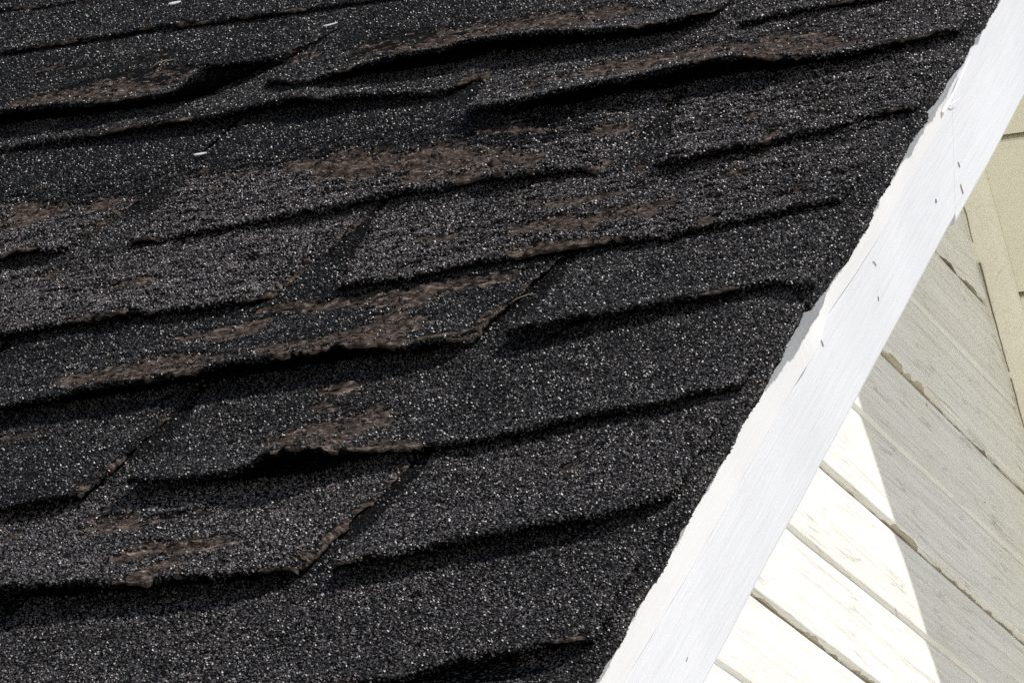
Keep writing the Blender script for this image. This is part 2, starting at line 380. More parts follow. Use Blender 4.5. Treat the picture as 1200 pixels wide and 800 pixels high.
# ------------------------------------------------------------------ surveyed data, millimetres in roof coordinates
# tabs: row, left and right edge (bottom, top), lip points (along, up the slope, lift), bare patches and torn steps
DATA = json.loads('''{"tabs":[
{"name":"r0","row":0,"tone":[0.45,0.4],"q":1.5,"rough":0.3,"side":0.3,"L":[-318,-318],"R":[-4.8,-9.0],"lip":[[-318,-306.7,12.5],[-101.2,-309.7,12.5],[-76.8,-306.3,12.5],[-57.9,-297.0,12.0],[-37.3,-292.5,11.1],[-22.5,-289.9,12.0],[-8.0,-286.4,11.1],[-4.8,-281.1,8.0]],"wear":[],"ridge":[]},
{"name":"r1r","row":1,"tone":[0.5,0.4],"q":1.5,"rough":0.3,"side":0.3,"L":[-153.1,-153.9],"R":[-8.5,-9.0],"lip":[[-153.1,-187.4,12.0],[-138.2,-185.3,13.5],[-122.4,-181.9,12.5],[-107.6,-176.7,12.0],[-92.0,-172.5,11.5],[-75.5,-170.6,12.0],[-60.8,-165.4,11.5],[-44.2,-165.0,11.1],[-29.3,-159.0,10.6],[-15.2,-151.9,10.1],[-8.5,-142.2,8.0]],"wear":[[[-76,-90.7,3.7],[-64,-90.8,3.7]]],"ridge":[[0.8,[[-84,-88.3],[-71,-89.5],[-62,-89.2]]]]},
{"name":"r1l","row":1,"tone":[0.6,0.7],"q":1.5,"rough":0.3,"side":0.3,"L":[-478,-478],"R":[-175.2,-160.3],"lip":[[-478,-179.5,18.4],[-318.4,-182.5,18.4],[-288.7,-184.5,16.9],[-259.2,-186.4,15.0],[-243.7,-188.9,14.5],[-226.6,-187.9,15.9],[-200.6,-189.3,15.0],[-188.0,-186.5,13.0],[-178.6,-183.0,11.1],[-175.2,-178.7,6.8]],"wear":[[[-360,-99.8,4.3],[-355,-95.9,7.8],[-347,-89.8,3.5]],[[-321,-87.7,6.8],[-307,-96.3,12.1],[-287,-100.2,7.9],[-272,-98.1,3.9]],[[-279,-148.8,6.2],[-264,-146.3,10.6],[-250,-144.2,9.2],[-236,-143.1,10.4],[-222,-143.7,8.2],[-214,-144.5,2.7]],[[-258,-183.7,4.9],[-248,-178.0,14.2],[-240,-175.7,17.9],[-234,-166.6,4.0],[-233,-172.8,14.7]]],"ridge":[[1.5,[[-317,-82.7],[-297,-87.0],[-273,-91.1],[-257,-87.6],[-243,-82.3]]],[1.0,[[-278,-139.7],[-256,-140.6],[-236,-137.2],[-215,-139.3]]]]},
{"name":"r2r","row":2,"tone":[0.15,0.4],"q":2.6,"rough":0.3,"side":0.3,"L":[-302.2,-318.4],"R":[-7.3,-9.0],"lip":[[-302.2,-70.3,17.4],[-292.3,-69.5,15.0],[-277.1,-70.3,13.5],[-261.6,-71.5,14.0],[-246.0,-74.1,16.4],[-235.8,-72.3,18.4],[-224.5,-74.2,22.8],[-212.1,-74.1,24.7],[-202.8,-70.0,20.8],[-197.4,-66.0,17.4],[-181.6,-61.8,13.5],[-165.0,-58.1,11.5],[-153.1,-53.4,8.7],[-139.3,-52.5,8.0],[-124.1,-53.6,8.4],[-110.9,-50.4,8.7],[-88.8,-43.0,8.7],[-78.5,-39.2,8.4],[-65.0,-36.3,8.0],[-50.9,-35.5,8.0],[-37.5,-31.3,8.7],[-24.5,-28.2,8.7],[-11.8,-23.3,8.0],[-7.3,-24.6,8.0]],"wear":[[[-253,-15.4,5.3],[-238,-18.4,18.6],[-221,-29.5,35.0],[-207,-27.7,38.0],[-193,-27.1,32.6],[-193,-9.9,9.9],[-182,-11.1,5.8],[-178,-11.5,2.2]],[[-183,-51.8,10.0],[-170,-52.7,6.3],[-154,-51.8,2.5]],[[-250,51.7,4.7],[-235,47.9,7.6],[-221,47.6,3.5]],[[-243,30.5,4.9],[-233,23.1,5.1],[-221,15.8,4.0]]],"ridge":[[0.9,[[-252,52.2],[-237,53.2],[-218,53.1]]],[1.2,[[-223,8.1],[-207,8.4],[-182,-3.3]]]]},
{"name":"r2l","row":2,"tone":[0.2,0.2],"q":1.5,"rough":0.3,"side":0.3,"L":[-640,-640],"R":[-332.5,-324.3],"lip":[[-640,-69.4,11.1],[-370.2,-72.4,11.1],[-354.6,-71.5,11.5],[-340.9,-68.1,11.1],[-332.5,-63.3,9.1]],"wear":[[[-424,41.1,3.3],[-411,40.2,2.6],[-399,37.7,1.3]]],"ridge":[]},
{"name":"r3r","row":3,"tone":[0.25,0.4],"q":1.5,"rough":0.3,"side":0.6,"L":[-150.8,-153.1],"R":[0.9,-9.0],"lip":[[-150.8,71.9,13.0],[-133.3,74.9,14.0],[-119.9,79.3,13.5],[-106.6,84.1,11.1],[-92.5,87.3,10.1],[-78.2,90.3,10.1],[-65.0,94.7,8.7],[-50.7,97.6,8.7],[-36.4,100.4,8.4],[-25.2,103.5,8.7],[-5.9,95.8,8.0],[0.9,94.6,8.0]],"wear":[],"ridge":[]},
{"name":"r3l","row":3,"tone":[0.15,0.05],"q":2.2,"rough":0.3,"side":1,"L":[-478,-478],"R":[-176.2,-157.1],"lip":[[-478,61.2,12.0],[-428.3,58.2,12.0],[-412.5,61.3,13.0],[-395.7,60.8,14.0],[-379.2,62.4,15.4],[-362.7,63.0,15.9],[-347.2,65.0,15.4],[-331.7,67.0,15.0],[-313.6,63.6,17.9],[-298.5,66.7,17.9],[-282.1,66.1,17.9],[-269.0,68.7,17.4],[-253.3,68.3,17.4],[-239.1,72.6,16.9],[-222.1,69.7,16.9],[-205.5,65.8,15.4],[-190.7,67.9,14.5],[-177.5,71.6,12.0],[-176.2,83.6,7.6]],"wear":[[[-367,148.4,3.9],[-351,146.9,8.0],[-334,148.0,10.4],[-315,150.7,14.4],[-314,155.9,6.2]],[[-331,172.0,5.7],[-313,175.4,6.3],[-286,168.4,6.5],[-260,167.4,8.8],[-243,165.3,9.9],[-227,167.5,12.4],[-213,171.8,10.5],[-189,173.4,7.6],[-179,177.3,4.8]],[[-246,112.6,33.2],[-239,110.8,38.3],[-227,102.5,29.1],[-214,94.5,19.2],[-207,104.7,13.3]],[[-416,97.6,6.3],[-393,90.6,16.3],[-374,85.7,21.7],[-366,94.4,23.1],[-352,92.0,19.7],[-323,82.4,16.6],[-308,79.0,9.9]],[[-298,85.7,11.9],[-277,86.5,15.7],[-263,89.7,20.1],[-248,93.0,17.9],[-227,81.6,12.1],[-203,71.2,6.1],[-177,84.7,2.4]]],"ridge":[[1.3,[[-332,174.9],[-312,179.2],[-281,176.1],[-246,175.0],[-214,181.5],[-185,181.3],[-162,183.9]]],[1.0,[[-380,114.4],[-368,121.2],[-331,104.3]]]]},
{"name":"r4r","row":4,"tone":[1,0.55],"q":1.5,"rough":0.8,"side":0.3,"L":[-286.0,-305.5],"R":[-13.1,-9.0],"lip":[[-286.0,183.2,8.0],[-275.3,181.5,8.8],[-263.3,181.5,9.6],[-246.9,181.6,8.8],[-232.3,186.7,8.0],[-217.3,189.9,8.0],[-201.4,191.7,8.0],[-187.7,194.1,8.0],[-171.1,193.8,8.8],[-155.6,194.4,8.8],[-139.2,193.5,8.8],[-126.9,195.1,8.8],[-107.1,193.0,8.8],[-92.9,197.4,8.8],[-78.2,201.2,8.0],[-63.2,204.2,8.0],[-48.2,207.1,8.0],[-34.5,212.3,7.3],[-19.8,215.2,6.4],[-13.1,214.0,6.4]],"wear":[[[-211,241.3,4.9],[-193,240.1,7.4],[-173,238.5,10.2],[-153,232.7,8.4],[-144,239.4,10.0],[-123,246.0,8.2],[-114,249.6,3.3]],[[-195,201.9,3.4],[-181,201.9,8.7],[-160,198.1,6.4],[-145,194.5,3.0],[-127,199.7,3.4]],[[-90,208.1,4.9],[-80,207.7,6.4]],[[-267,251.6,4.3],[-250,247.6,4.9],[-234,244.9,2.4]],[[-194,273.7,4.8],[-167,280.2,6.5],[-148,282.3,4.8]]],"ridge":[[1.3,[[-227,252.4],[-219,258.9],[-192,250.0],[-160,244.6],[-130,256.4]]],[0.9,[[-255,291.6],[-217,283.1],[-196,278.5],[-166,277.0]]],[0.7,[[-118,281.5],[-81,286.7],[-42,283.5]]]]},
{"name":"r4l","row":4,"tone":[0.8,1],"q":1.5,"rough":0.7,"side":0.3,"L":[-635,-635],"R":[-325.3,-310.8],"lip":[[-635,177.6,11.4],[-480.6,174.6,11.4],[-465.3,178.9,9.6],[-450.2,183.2,8.8],[-433.3,185.4,9.6],[-413.7,182.0,11.4],[-406.7,185.5,10.5],[-397.5,182.5,8.0],[-379.8,182.3,8.8],[-362.2,180.2,8.8],[-346.2,183.3,8.8],[-330.3,184.6,6.6],[-325.3,187.6,5.1]],"wear":[[[-506,279.6,4.3],[-492,279.6,3.4]],[[-441,245.2,3.6],[-424,240.5,5.6],[-411,242.0,3.6]],[[-442,185.1,5.1],[-435,185.7,6.9],[-425,181.0,3.1]],[[-412,180.5,3.1],[-406,182.4,3.4]]],"ridge":[[0.8,[[-531,281.1],[-508,283.9],[-482,294.2],[-445,296.8],[-410,288.9]]],[0.6,[[-499,247.1],[-450,245.3],[-407,243.7]]]]},
{"name":"r5r","row":5,"tone":[0.8,0.6],"q":1.5,"rough":0.8,"side":0.3,"L":[-138.2,-160.9],"R":[-3.3,-9.0],"lip":[[-138.2,308.4,8.8],[-122.2,304.5,11.4],[-107.6,309.0,10.5],[-91.8,312.0,10.5],[-79.1,321.9,7.3],[-64.2,327.2,8.0],[-48.5,330.1,8.0],[-34.8,338.3,7.3],[-12.3,344.4,6.6],[-3.3,342.6,6.4]],"wear":[[[-85,321.5,4.6],[-79,330.5,8.5],[-75,333.0,3.8]],[[-107,372.1,3.9],[-97,371.6,5.9]]],"ridge":[[0.9,[[-148,374.1],[-118,374.1],[-85,345.7],[-59,358.3]]],[0.7,[[-118,394.1],[-84,398.3],[-48,390.6]]]]},
{"name":"r5m","row":5,"tone":[1,0.8],"q":1.5,"rough":1,"side":0.3,"L":[-461.0,-473.1],"R":[-175.4,-164.7],"lip":[[-461.0,310.2,6.6],[-449.1,308.2,7.3],[-439.5,306.7,6.6],[-427.1,307.1,7.3],[-413.8,310.2,7.3],[-387.5,312.7,7.3],[-369.6,313.6,8.0],[-352.4,314.7,8.8],[-329.0,316.7,8.8],[-313.4,321.5,8.8],[-288.4,324.1,8.8],[-270.3,322.7,8.8],[-254.4,326.0,8.8],[-232.4,314.3,14.2],[-216.7,316.9,11.4],[-208.5,325.1,8.0],[-190.3,319.5,8.0],[-178.8,318.9,5.1],[-175.4,321.4,3.7]],"wear":[[[-445,411.5,5.2],[-426,412.8,5.3],[-410,414.4,4.4]],[[-404,414.3,7.1],[-385,407.9,9.0],[-361,403.2,24.0],[-346,397.1,25.2],[-328,386.1,20.1],[-325,388.7,9.6]],[[-325,388.4,19.2],[-303,376.6,26.9],[-279,368.1,25.7],[-256,356.0,23.7],[-236,347.8,13.1],[-216,340.4,9.2],[-213,341.2,3.2]],[[-268,335.4,5.0],[-259,330.3,9.2],[-245,316.5,6.3]],[[-284,427.9,5.4],[-248,416.5,7.5],[-218,403.0,3.8]],[[-183,323.7,6.8],[-170,326.0,9.2],[-164,331.8,3.1]],[[-198,389.3,7.1],[-183,387.7,6.3],[-175,386.3,3.2]],[[-578,436.8,4.2],[-543,435.9,5.1],[-484,432.6,3.4]]],"ridge":[[1.3,[[-501,405.4],[-496,413.9],[-474,425.8],[-447,424.1],[-424,424.2],[-399,422.6],[-377,419.5],[-368,429.4],[-343,421.6],[-310,409.9],[-274,396.9],[-247,379.4]]],[1.0,[[-247,379.4],[-221,380.3],[-199,392.8],[-176,392.4]]]]},
{"name":"r5l","row":5,"tone":[0.9,0.9],"q":1.5,"rough":0.8,"side":0.3,"L":[-800,-800],"R":[-503.4,-476.3],"lip":[[-800,309.6,9.6],[-540.3,306.6,9.6],[-529.6,308.9,11.4],[-515.1,308.4,9.6],[-508.4,309.1,7.3],[-503.4,326.7,3.7]],"wear":[[[-582,395.3,17.3],[-563,391.6,18.3],[-546,391.6,15.6],[-536,394.1,7.4]],[[-522,385.8,5.7],[-510,383.3,11.2],[-500,386.9,8.3]],[[-553,333.6,6.2],[-549,333.2,6.2]]],"ridge":[[1.5,[[-589,410.8],[-572,409.9],[-538,399.5],[-520,396.3],[-501,398.7]]]]},
{"name":"r6r","row":6,"tone":[0.5,0.6],"q":2.6,"rough":0.5,"side":0.3,"L":[-293.2,-319.3],"R":[-4.3,-9.0],"lip":[[-293.2,441.7,14.0],[-278.1,437.2,15.0],[-261.8,436.4,15.4],[-244.5,438.1,16.4],[-225.6,436.4,18.4],[-209.2,439.6,18.4],[-192.4,441.2,18.4],[-174.0,439.3,18.9],[-157.6,442.5,19.8],[-141.5,445.7,19.8],[-124.1,445.3,18.9],[-106.5,440.3,16.9],[-90.6,441.7,15.0],[-72.8,438.2,14.0],[-56.8,439.7,13.5],[-46.1,446.3,12.0],[-34.5,449.8,11.5],[-12.9,462.9,9.1],[-4.3,468.1,8.0]],"wear":[[[-277,492.7,7.6],[-261,494.7,9.0],[-239,493.5,8.4]],[[-243,513.7,8.9],[-224,498.6,17.8],[-212,498.4,18.6],[-193,496.5,19.0],[-179,507.8,9.9],[-160,502.9,16.3],[-139,491.6,22.9],[-120,486.0,33.2],[-102,482.2,30.0],[-82,472.0,22.4],[-68,467.9,11.2],[-47,469.4,4.6]]],"ridge":[]},
{"name":"r6l","row":6,"tone":[0.1,0.3],"q":2,"rough":0.3,"side":0.3,"L":[-800,-800],"R":[-309.5,-317.0],"lip":[[-800,533.8,4.9],[-642.2,530.8,4.9],[-611.0,529.8,6.4],[-578.3,524.1,7.2],[-556.1,519.5,9.1],[-526.0,518.3,9.6],[-494.7,513.6,10.1],[-475.5,514.9,10.1],[-458.2,520.3,11.1],[-448.0,520.7,11.1],[-432.0,518.1,13.5],[-414.8,507.8,12.5],[-397.4,510.9,12.0],[-379.8,511.8,9.6],[-358.8,505.5,8.7],[-340.2,504.4,8.0],[-326.1,506.2,6.8],[-320.1,521.5,6.8],[-316.5,531.3,4.9],[-309.5,522.1,3.4]],"wear":[[[-325,514.3,5.0],[-321,526.0,7.3],[-314,528.0,5.1],[-308,524.5,1.9]]],"ridge":[]},
{"name":"r7l","row":7,"tone":[0,0],"q":3.2,"rough":0.3,"side":0.3,"L":[-785,-785],"R":[-482.2,-444.1],"lip":[[-785,570.6,18.9],[-654.2,567.6,18.9],[-621.0,562.3,19.3],[-567.0,552.1,17.9],[-547.2,553.1,17.4],[-525.8,549.4,18.4],[-519.3,553.5,19.8],[-512.7,564.8,23.2],[-511.3,577.4,24.7],[-500.0,586.5,20.8],[-488.7,604.6,15.9],[-483.7,619.1,11.1],[-482.2,628.0,5.3]],"wear":[[[-683,621.8,17.0],[-652,623.6,25.3],[-619,619.9,31.8],[-578,618.7,32.3],[-554,627.8,22.9],[-548,636.7,4.4]],[[-695,704.7,4.1],[-659,695.4,5.1],[-632,692.4,3.0]],[[-617,686.9,4.0],[-587,688.8,4.0],[-561,685.9,2.0]]],"ridge":[]},
{"name":"r7m","row":7,"tone":[0.1,0.4],"q":3,"rough":0.4,"side":0.3,"L":[-473.3,-485.7],"R":[-175.7,-164.5],"lip":[[-473.3,573.3,10.1],[-457.8,558.5,12.0],[-443.2,548.5,13.5],[-427.3,541.0,15.0],[-419.6,544.3,15.9],[-397.4,543.7,18.9],[-378.8,545.8,20.8],[-360.0,545.4,20.8],[-343.2,545.9,20.8],[-325.6,555.0,20.3],[-298.4,556.7,19.3],[-279.5,554.4,18.9],[-260.8,553.3,17.4],[-241.7,549.2,16.4],[-223.9,548.5,15.0],[-204.1,544.6,15.9],[-188.8,552.8,15.0],[-177.4,572.4,10.1],[-175.7,596.2,5.3]],"wear":[[[-433,611.3,6.9],[-431,625.9,21.9],[-413,630.4,20.9],[-392,625.2,21.6],[-373,620.8,24.2],[-342,621.6,20.0],[-323,622.8,19.6],[-280,606.3,22.8],[-261,606.3,25.3],[-245,614.8,9.8],[-230,611.3,5.0]],[[-482,624.5,7.5],[-474,633.8,13.6],[-459,633.5,6.4]]],"ridge":[]},
{"name":"r7r","row":7,"tone":[0.5,0.5],"q":1.5,"rough":0.3,"side":0.3,"L":[-154.9,-155.4],"R":[-8.4,-9.0],"lip":[[-154.9,547.0,6.8],[-137.2,552.8,6.8],[-120.5,556.0,6.8],[-102.4,555.4,6.8],[-85.0,555.1,6.8],[-60.0,560.2,6.4],[-24.1,562.0,6.4],[-8.4,560.8,6.4]],"wear":[],"ridge":[]},
{"name":"r8","row":8,"tone":[0,0.1],"q":1.5,"rough":0.3,"side":0.3,"L":[-930,-930],"R":[-239.2,-239.2],"lip":[[-930,755.1,5.3],[-741.2,752.1,5.3],[-707.4,750.2,5.7],[-674.4,749.1,5.3],[-641.9,748.6,5.3],[-628.4,752.0,5.7],[-586.8,743.9,5.7],[-542.2,737.7,5.7],[-479.0,734.3,5.3],[-435.2,731.3,5.3],[-379.8,727.9,5.3],[-239.2,729.5,5.3]],"wear":[],"ridge":[]},
{"name":"r9","row":9,"tone":[0,0],"q":1.5,"rough":0.3,"side":0.3,"L":[-1100,-1100],"R":[-459.3,-459.3],"lip":[[-1100,869.1,4.5],[-792.5,866.1,4.5],[-752.9,853.7,4.5],[-717.7,850.5,4.5],[-651.2,851.1,4.5],[-459.3,857.0,4.5]],"wear":[],"ridge":[]}],"edge":[[-311.8,3.8],[-288.0,3.9],[-257.3,3.7],[-221.6,3.1],[-186.4,3.0],[-147.3,2.9],[-108.5,2.5],[-68.2,2.1],[-26.3,1.3],[-5.0,1.7],[7.1,0.8],[50.8,0.6],[86.0,-1.5],[87.1,1.7],[96.9,4.6],[135.1,4.3],[140.2,5.8],[157.0,5.9],[221.1,4.8],[295.1,3.2],[313.9,3.8],[333.0,4.4],[348.0,5.9],[349.5,2.3],[396.8,4.3],[429.7,4.8],[457.1,6.6],[489.9,7.4],[527.5,6.0],[573.0,6.2]]}''')
V0, EX = -290.8, 127.0

def row_v(k): return V0 + EX * k

# ------------------------------------------------------------------ the house
RIDGE_Y, RIDGE_Z = 1.012, 0.889
EAVE_V = -2.4
XB = -0.026                      # outer face of the barge board
XW = -0.270                      # face of the gable wall
XBACK = -4.2
house = empty('house', (-2.1, RIDGE_Y, 0),
              'small house with a worn black shingle roof, white barge board and cream clapboard gable', 'house')

# roof deck of the near slope: the sheet the shingles lie on, also seen at the bottom of the slots between them
def slope_quad(x0, x1, v0, v1, h0, h1):
    P = [rw(x, v, h) for h in (h0, h1) for x, v in ((x0, v0), (x1, v0), (x1, v1), (x0, v1))]
    F = [(3, 2, 1, 0), (4, 5, 6, 7), (0, 1, 5, 4), (1, 2, 6, 5), (2, 3, 7, 6), (3, 0, 4, 7)]
    return P, F
P, F = slope_quad(XBACK, XB - 0.004, EAVE_V, RIDGE_Y / CP - 0.002, -0.022, -0.0012)
roof = mk('roof', P, F, M_SHINGLE_PLAIN, house)
roof['label'] = 'black asphalt shingle roof with curling, worn tabs'

tabs_by_row = {}
for t in DATA['tabs']:
    tabs_by_row.setdefault(t['row'], []).append(t)

def generic_tab(row, u0, u1, seed):
    r = random.Random(seed)
    h = r.uniform(5, 8)
    n = 5
    lip = [[u0 + (u1 - u0) * i / n, row_v(row) + r.uniform(-4, 4) , h + r.uniform(-0.8, 0.8)] for i in range(n + 1)]
    return dict(name='plain', row=row, tone=[r.uniform(.1, .6)] * 2, q=1.6, rough=.3, side=.3, L=[u0, u0], R=[u1, u1], lip=lip, wear=[], ridge=[])

for k in range(-3, 13):
    have = [(min(t['L']), max(t['R'])) for t in tabs_by_row.get(k, [])]
    edges = [-10.0, -314.0, -619.0, -924.0] if k % 2 == 0 else [-10.0, -168.0, -478.0, -783.0, -1088.0]
    for b, a in zip(edges[:-1], edges[1:]):
        mid = (a + b) / 2
        if not any(l - 5 <= mid <= r + 5 for l, r in have):
            tabs_by_row.setdefault(k, []).append(generic_tab(k, a + 5, b - (5 if b < -20 else 0), k * 31 + int(-a)))

EDGE = np.array(DATA['edge'])

def next_lip(row, u):
    """where the course above starts over this point; in a slot it starts one course higher"""
    out = np.full(u.shape, row_v(row + 1) + 26.0)
    for t in tabs_by_row.get(row + 1, []):
        lu = [q[0] for q in t['lip']]
        ins = (u > t['lip'][0][0] + 22) & (u < t['lip'][-1][0] - 16)
        out = np.where(ins, np.interp(u, lu, [q[1] for q in t['lip']]) + 17, out)
    return out

def build_tab(t, idx):
    detailed = t['name'] != 'plain'
    k = t['row']
    lip = np.array(t['lip'])
    u0, u1 = lip[0, 0], lip[-1, 0]
    vis0 = max(u0, -860.0)
    step = 2.2 if detailed else 7.0
    nx = max(8, int((u1 - u0) / step)) + 1
    a = np.linspace(0, 1, nx)
    ul = u0 + (u1 - u0) * a
    v_l = np.interp(ul, lip[:, 0], lip[:, 1])
    h_l = np.interp(ul, lip[:, 0], lip[:, 2])
    sd = idx * 7 + 5
    rag = 1.0 if detailed else .6
    v_l = v_l + rag * (fbm(ul / 9.0, ul * 0 + idx, sd, 4) * 2.2 + fbm(ul / 2.6, ul * 0 + idx, sd + 3, 2) * 1.1)
    h_l = h_l + rag * fbm(ul / 14.0, ul * 0 + 3.3 + idx, sd + 9, 3) * 0.9 * np.clip((h_l - 2) / 4, .2, 1.4)
    vtop = row_v(k + 2) + 8.0
    if detailed:
        s = np.concatenate([[0, .35, .9, 1.6, 2.5], np.arange(4.2, EX + 40, 2.1), np.linspace(EX + 44, 2 * EX + 8, 12)])
    else:
        s = np.concatenate([[0, .5, 1.5], np.arange(6, EX + 30, 9), np.linspace(EX + 40, 2 * EX + 8, 5)])
    s = s / (2 * EX + 8)
    ny = len(s)
    V = v_l[None, :] + s[:, None] * (vtop - v_l[None, :])
    fr = np.clip((V - v_l[None, :]) / EX, 0, 1)
    Lu = t['L'][0] + (t['L'][1] - t['L'][0]) * fr
    Ru = t['R'][0] + (t['R'][1] - t['R'][0]) * fr
    Lu = Lu + fbm(V / 11.0, V * 0 + 1.7, sd + 21, 3) * 3.0
    Ru = Ru + fbm(V / 11.0, V * 0 + 7.7, sd + 22, 3) * 3.0
    U = Lu + (Ru - Lu) * a[None, :]
    # height of the top face above the deck
    x = (V - v_l[None, :]) / EX
    hb = 1.8
    H = hb + (h_l[None, :] - hb) * np.clip(1 - x, 0, 1) ** t['q']
    H = np.where(x > 1, hb - 1.5 * np.clip(x - 1, 0, 1), H)
    live = sstep(1.25, .95, x)
    rough = t['rough']
    wear = np.zeros_like(V)
    if detailed:
        nz1 = fbm(U / 16.0, V / 7.0, sd + 31, 4)
        nz2 = fbm(U / 5.0, V / 3.2, sd + 37, 3)
        for strip in t['wear']:
            st = np.array(strip, float)
            if len(st) < 2: continue
            vc = np.interp(U, st[:, 0], st[:, 1])
            w = np.interp(U, st[:, 0], st[:, 2])
            ends = np.minimum(U - st[0, 0], st[-1, 0] - U)
            inside = sstep(-3.0, 5.0, ends + nz1 * 10)
            d = np.abs(V - vc) / np.maximum(w, .9)
            nz4 = fbm(U / 2.6, V / 1.6, sd + 41, 3)
            wv = sstep(1.45, 1.0, d + nz1 * .8 + nz2 * .8 + nz4 * .6) * inside
            wv = wv * (1 - .9 * sstep(.30, .46, nz2 * .6 + nz4))
            wear = np.maximum(wear, wv)
        # torn steps: the covered part above keeps its thickness, the weathered part below is eroded
        for amp, line in t['ridge']:
            ln = np.array(line, float)
            vc = np.interp(U, ln[:, 0], ln[:, 1]) + nz1 * 5.0 + nz2 * 1.5
            ends = np.minimum(U - ln[0, 0], ln[-1, 0] - U)
            inside = sstep(-2.0, 14.0, ends)
            d = V - vc
            H = H + amp * inside * live * sstep(-.5, .7, d) * np.exp(-np.clip(d, 0, None) / 16.0)
            H = H - .5 * inside * live * sstep(.5, -.5, d) * np.exp(np.clip(d, None, 0) / 7.0)
            wear = np.maximum(wear, .62 * inside * sstep(-3.2, -1.0, d) * sstep(1.0, 0.0, d) * sstep(-.1, .35, nz1 + .25))
        # blistered, crumbling weathering
        blist = nz1 * 1.5 + nz2 * .6
        H = H + live * rough * blist * 1.7 * sstep(.01, .12, x)
        pit = sstep(.26, .40, fbm(U / 9.0, V / 2.6, sd + 51, 3)) * rough
        crackl = sstep(.05, .0, np.abs(fbm(U / 30.0, V / 8.0, sd + 53, 3))) * sstep(-.05, .2, nz1) * rough
        H = H - live * (pit * 2.4 + crackl * 2.0)
        wear = np.maximum(wear, live * rough * .62 * sstep(.27, .42, fbm(U / 22.0, V / 6.0, sd + 57, 4)) * sstep(.62, 1, t['rough'] + .2))
        H = H + live * .25 * nz2
        # layers flaking off: low plates with broken edges
        fl = fbm(U / 34.0, V / 10.0, sd + 111, 4) + nz2 * .10
        fl2 = fbm(U / 20.0, V / 6.0, sd + 117, 4)
        plate = sstep(-.03, .015, fl) + .9 * sstep(.20, .245, fl) + .7 * sstep(.17, .21, fl2)
        H = H + live * rough * (plate - 1.0) * .55 * sstep(.04, .14, x) * sstep(1.12, .95, x)
        rim = sstep(-.075, -.03, fl) * sstep(.02, -.02, fl)
        wear = np.maximum(wear, live * rough * .55 * rim * sstep(.02, .25, nz1))
        # bare felt patches lie lower and are fibrous
        fibre = fbm(U / 9.0, V / 1.7, sd + 71, 3)
        nz3 = fbm(U / 3.5, V / 1.5, sd + 77, 3)
        lump = np.abs(fbm(U / 6.0, V / 4.0, sd + 73, 3))
        inn = sstep(.02, .09, x) * sstep(0, 9, Ru - U)
        H = H - live * wear * 1.1 + live * wear * ((fibre * 1.2 + nz3 * .7) * sstep(0, .03, x) + (lump * 3.2 - .4) * inn)
        # brown fibrous slot edges
        rw_ = t['side']
        eR = np.abs(Ru - U) - .2 - 2.8 * rw_ - nz1 * (5 + 6 * rw_) - nz2 * 2
        eL = np.abs(U - Lu) - .2 - .8 * rw_ - nz1 * 4
        if t['R'][0] < -30:
            wear = np.maximum(wear, sstep(1.5, -1.0, eR) * (.95 if rw_ > .8 else .62) * sstep(1.1, .9, x))
            if rw_ > .8:
                H = H + live * 2.8 * sstep(9, 0, np.abs(Ru - U)) * sstep(.0, .3, x) * sstep(1.1, .8, x) + live * 1.0 * sstep(8, 0, np.abs(Ru - U)) * nz1
        wear = np.maximum(wear, sstep(1.0, -1.0, eL) * .55 * sstep(1.1, .9, x))
        # lip loses its grains first
        lipw = sstep(3.2, .2, (V - v_l[None, :]) + nz1 * 4.0)
        wear = np.maximum(wear, lipw * (.2 + .5 * sstep(.1, .3, fbm(U / 30.0, V * 0, sd + 81, 2))))
    # rounded edges
    dl = V - v_l[None, :]
    H = H - 0.9 * sstep(1.6, 0, dl) - .8 * sstep(1.5, 0, np.minimum(U - Lu, Ru - U)) * (x < 1.1)
    H = np.maximum(H, .05 + .2 * (1 - live))
    thick = 2.9 + (fbm(U / 7.0, V * 0 + 2.2, sd + 91, 2) * 1.0 if detailed else 0)
    B = np.maximum(H - thick, -1.0)
    dvb = sstep(2.5, 0, dl) * (0.8 + (fbm(U / 5.0, V * 0 + 5.1, sd + 95, 2) * 1.6 if detailed else 0))
    top = np.stack([U, V * CP - H * SP, V * SP + H * CP], -1) / 1000.0
    Vb = V + dvb
    bot = np.stack([U, Vb * CP - B * SP, Vb * SP + B * CP], -1) / 1000.0
    top[..., 2] += H0; bot[..., 2] += H0
    nb_ = min(ny, int(np.searchsorted(s * (2 * EX + 8), 48)) + 1)
    P, F = slab(top, bot[:nb_])
    tone = np.interp(U, [u0 if u0 > -600 else -600, u1], t['tone'])
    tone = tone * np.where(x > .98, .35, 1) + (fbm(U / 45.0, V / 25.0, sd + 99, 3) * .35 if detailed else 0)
    if t['name'] == 'r5m' or t['name'] == 'r5l':
        ln = np.array(sorted(t['ridge'][0][1]), float)
        covered = sstep(-2, 6, V - np.interp(U, ln[:, 0], ln[:, 1]) + 3) * sstep(-180, -230, U)
        tone = tone * (1 - covered)
    tone = np.clip(tone, 0, 1.2)
    nbv = nb_ * nx
    side_wear = np.full((nb_, nx), .12); side_wear[:, -1] = .42 if t['R'][0] < -30 else .2
    side_wear = side_wear.ravel()
    attrs = dict(wear=np.concatenate([wear.ravel(), side_wear]), tone=np.concatenate([tone.ravel(), np.zeros(nbv)]))
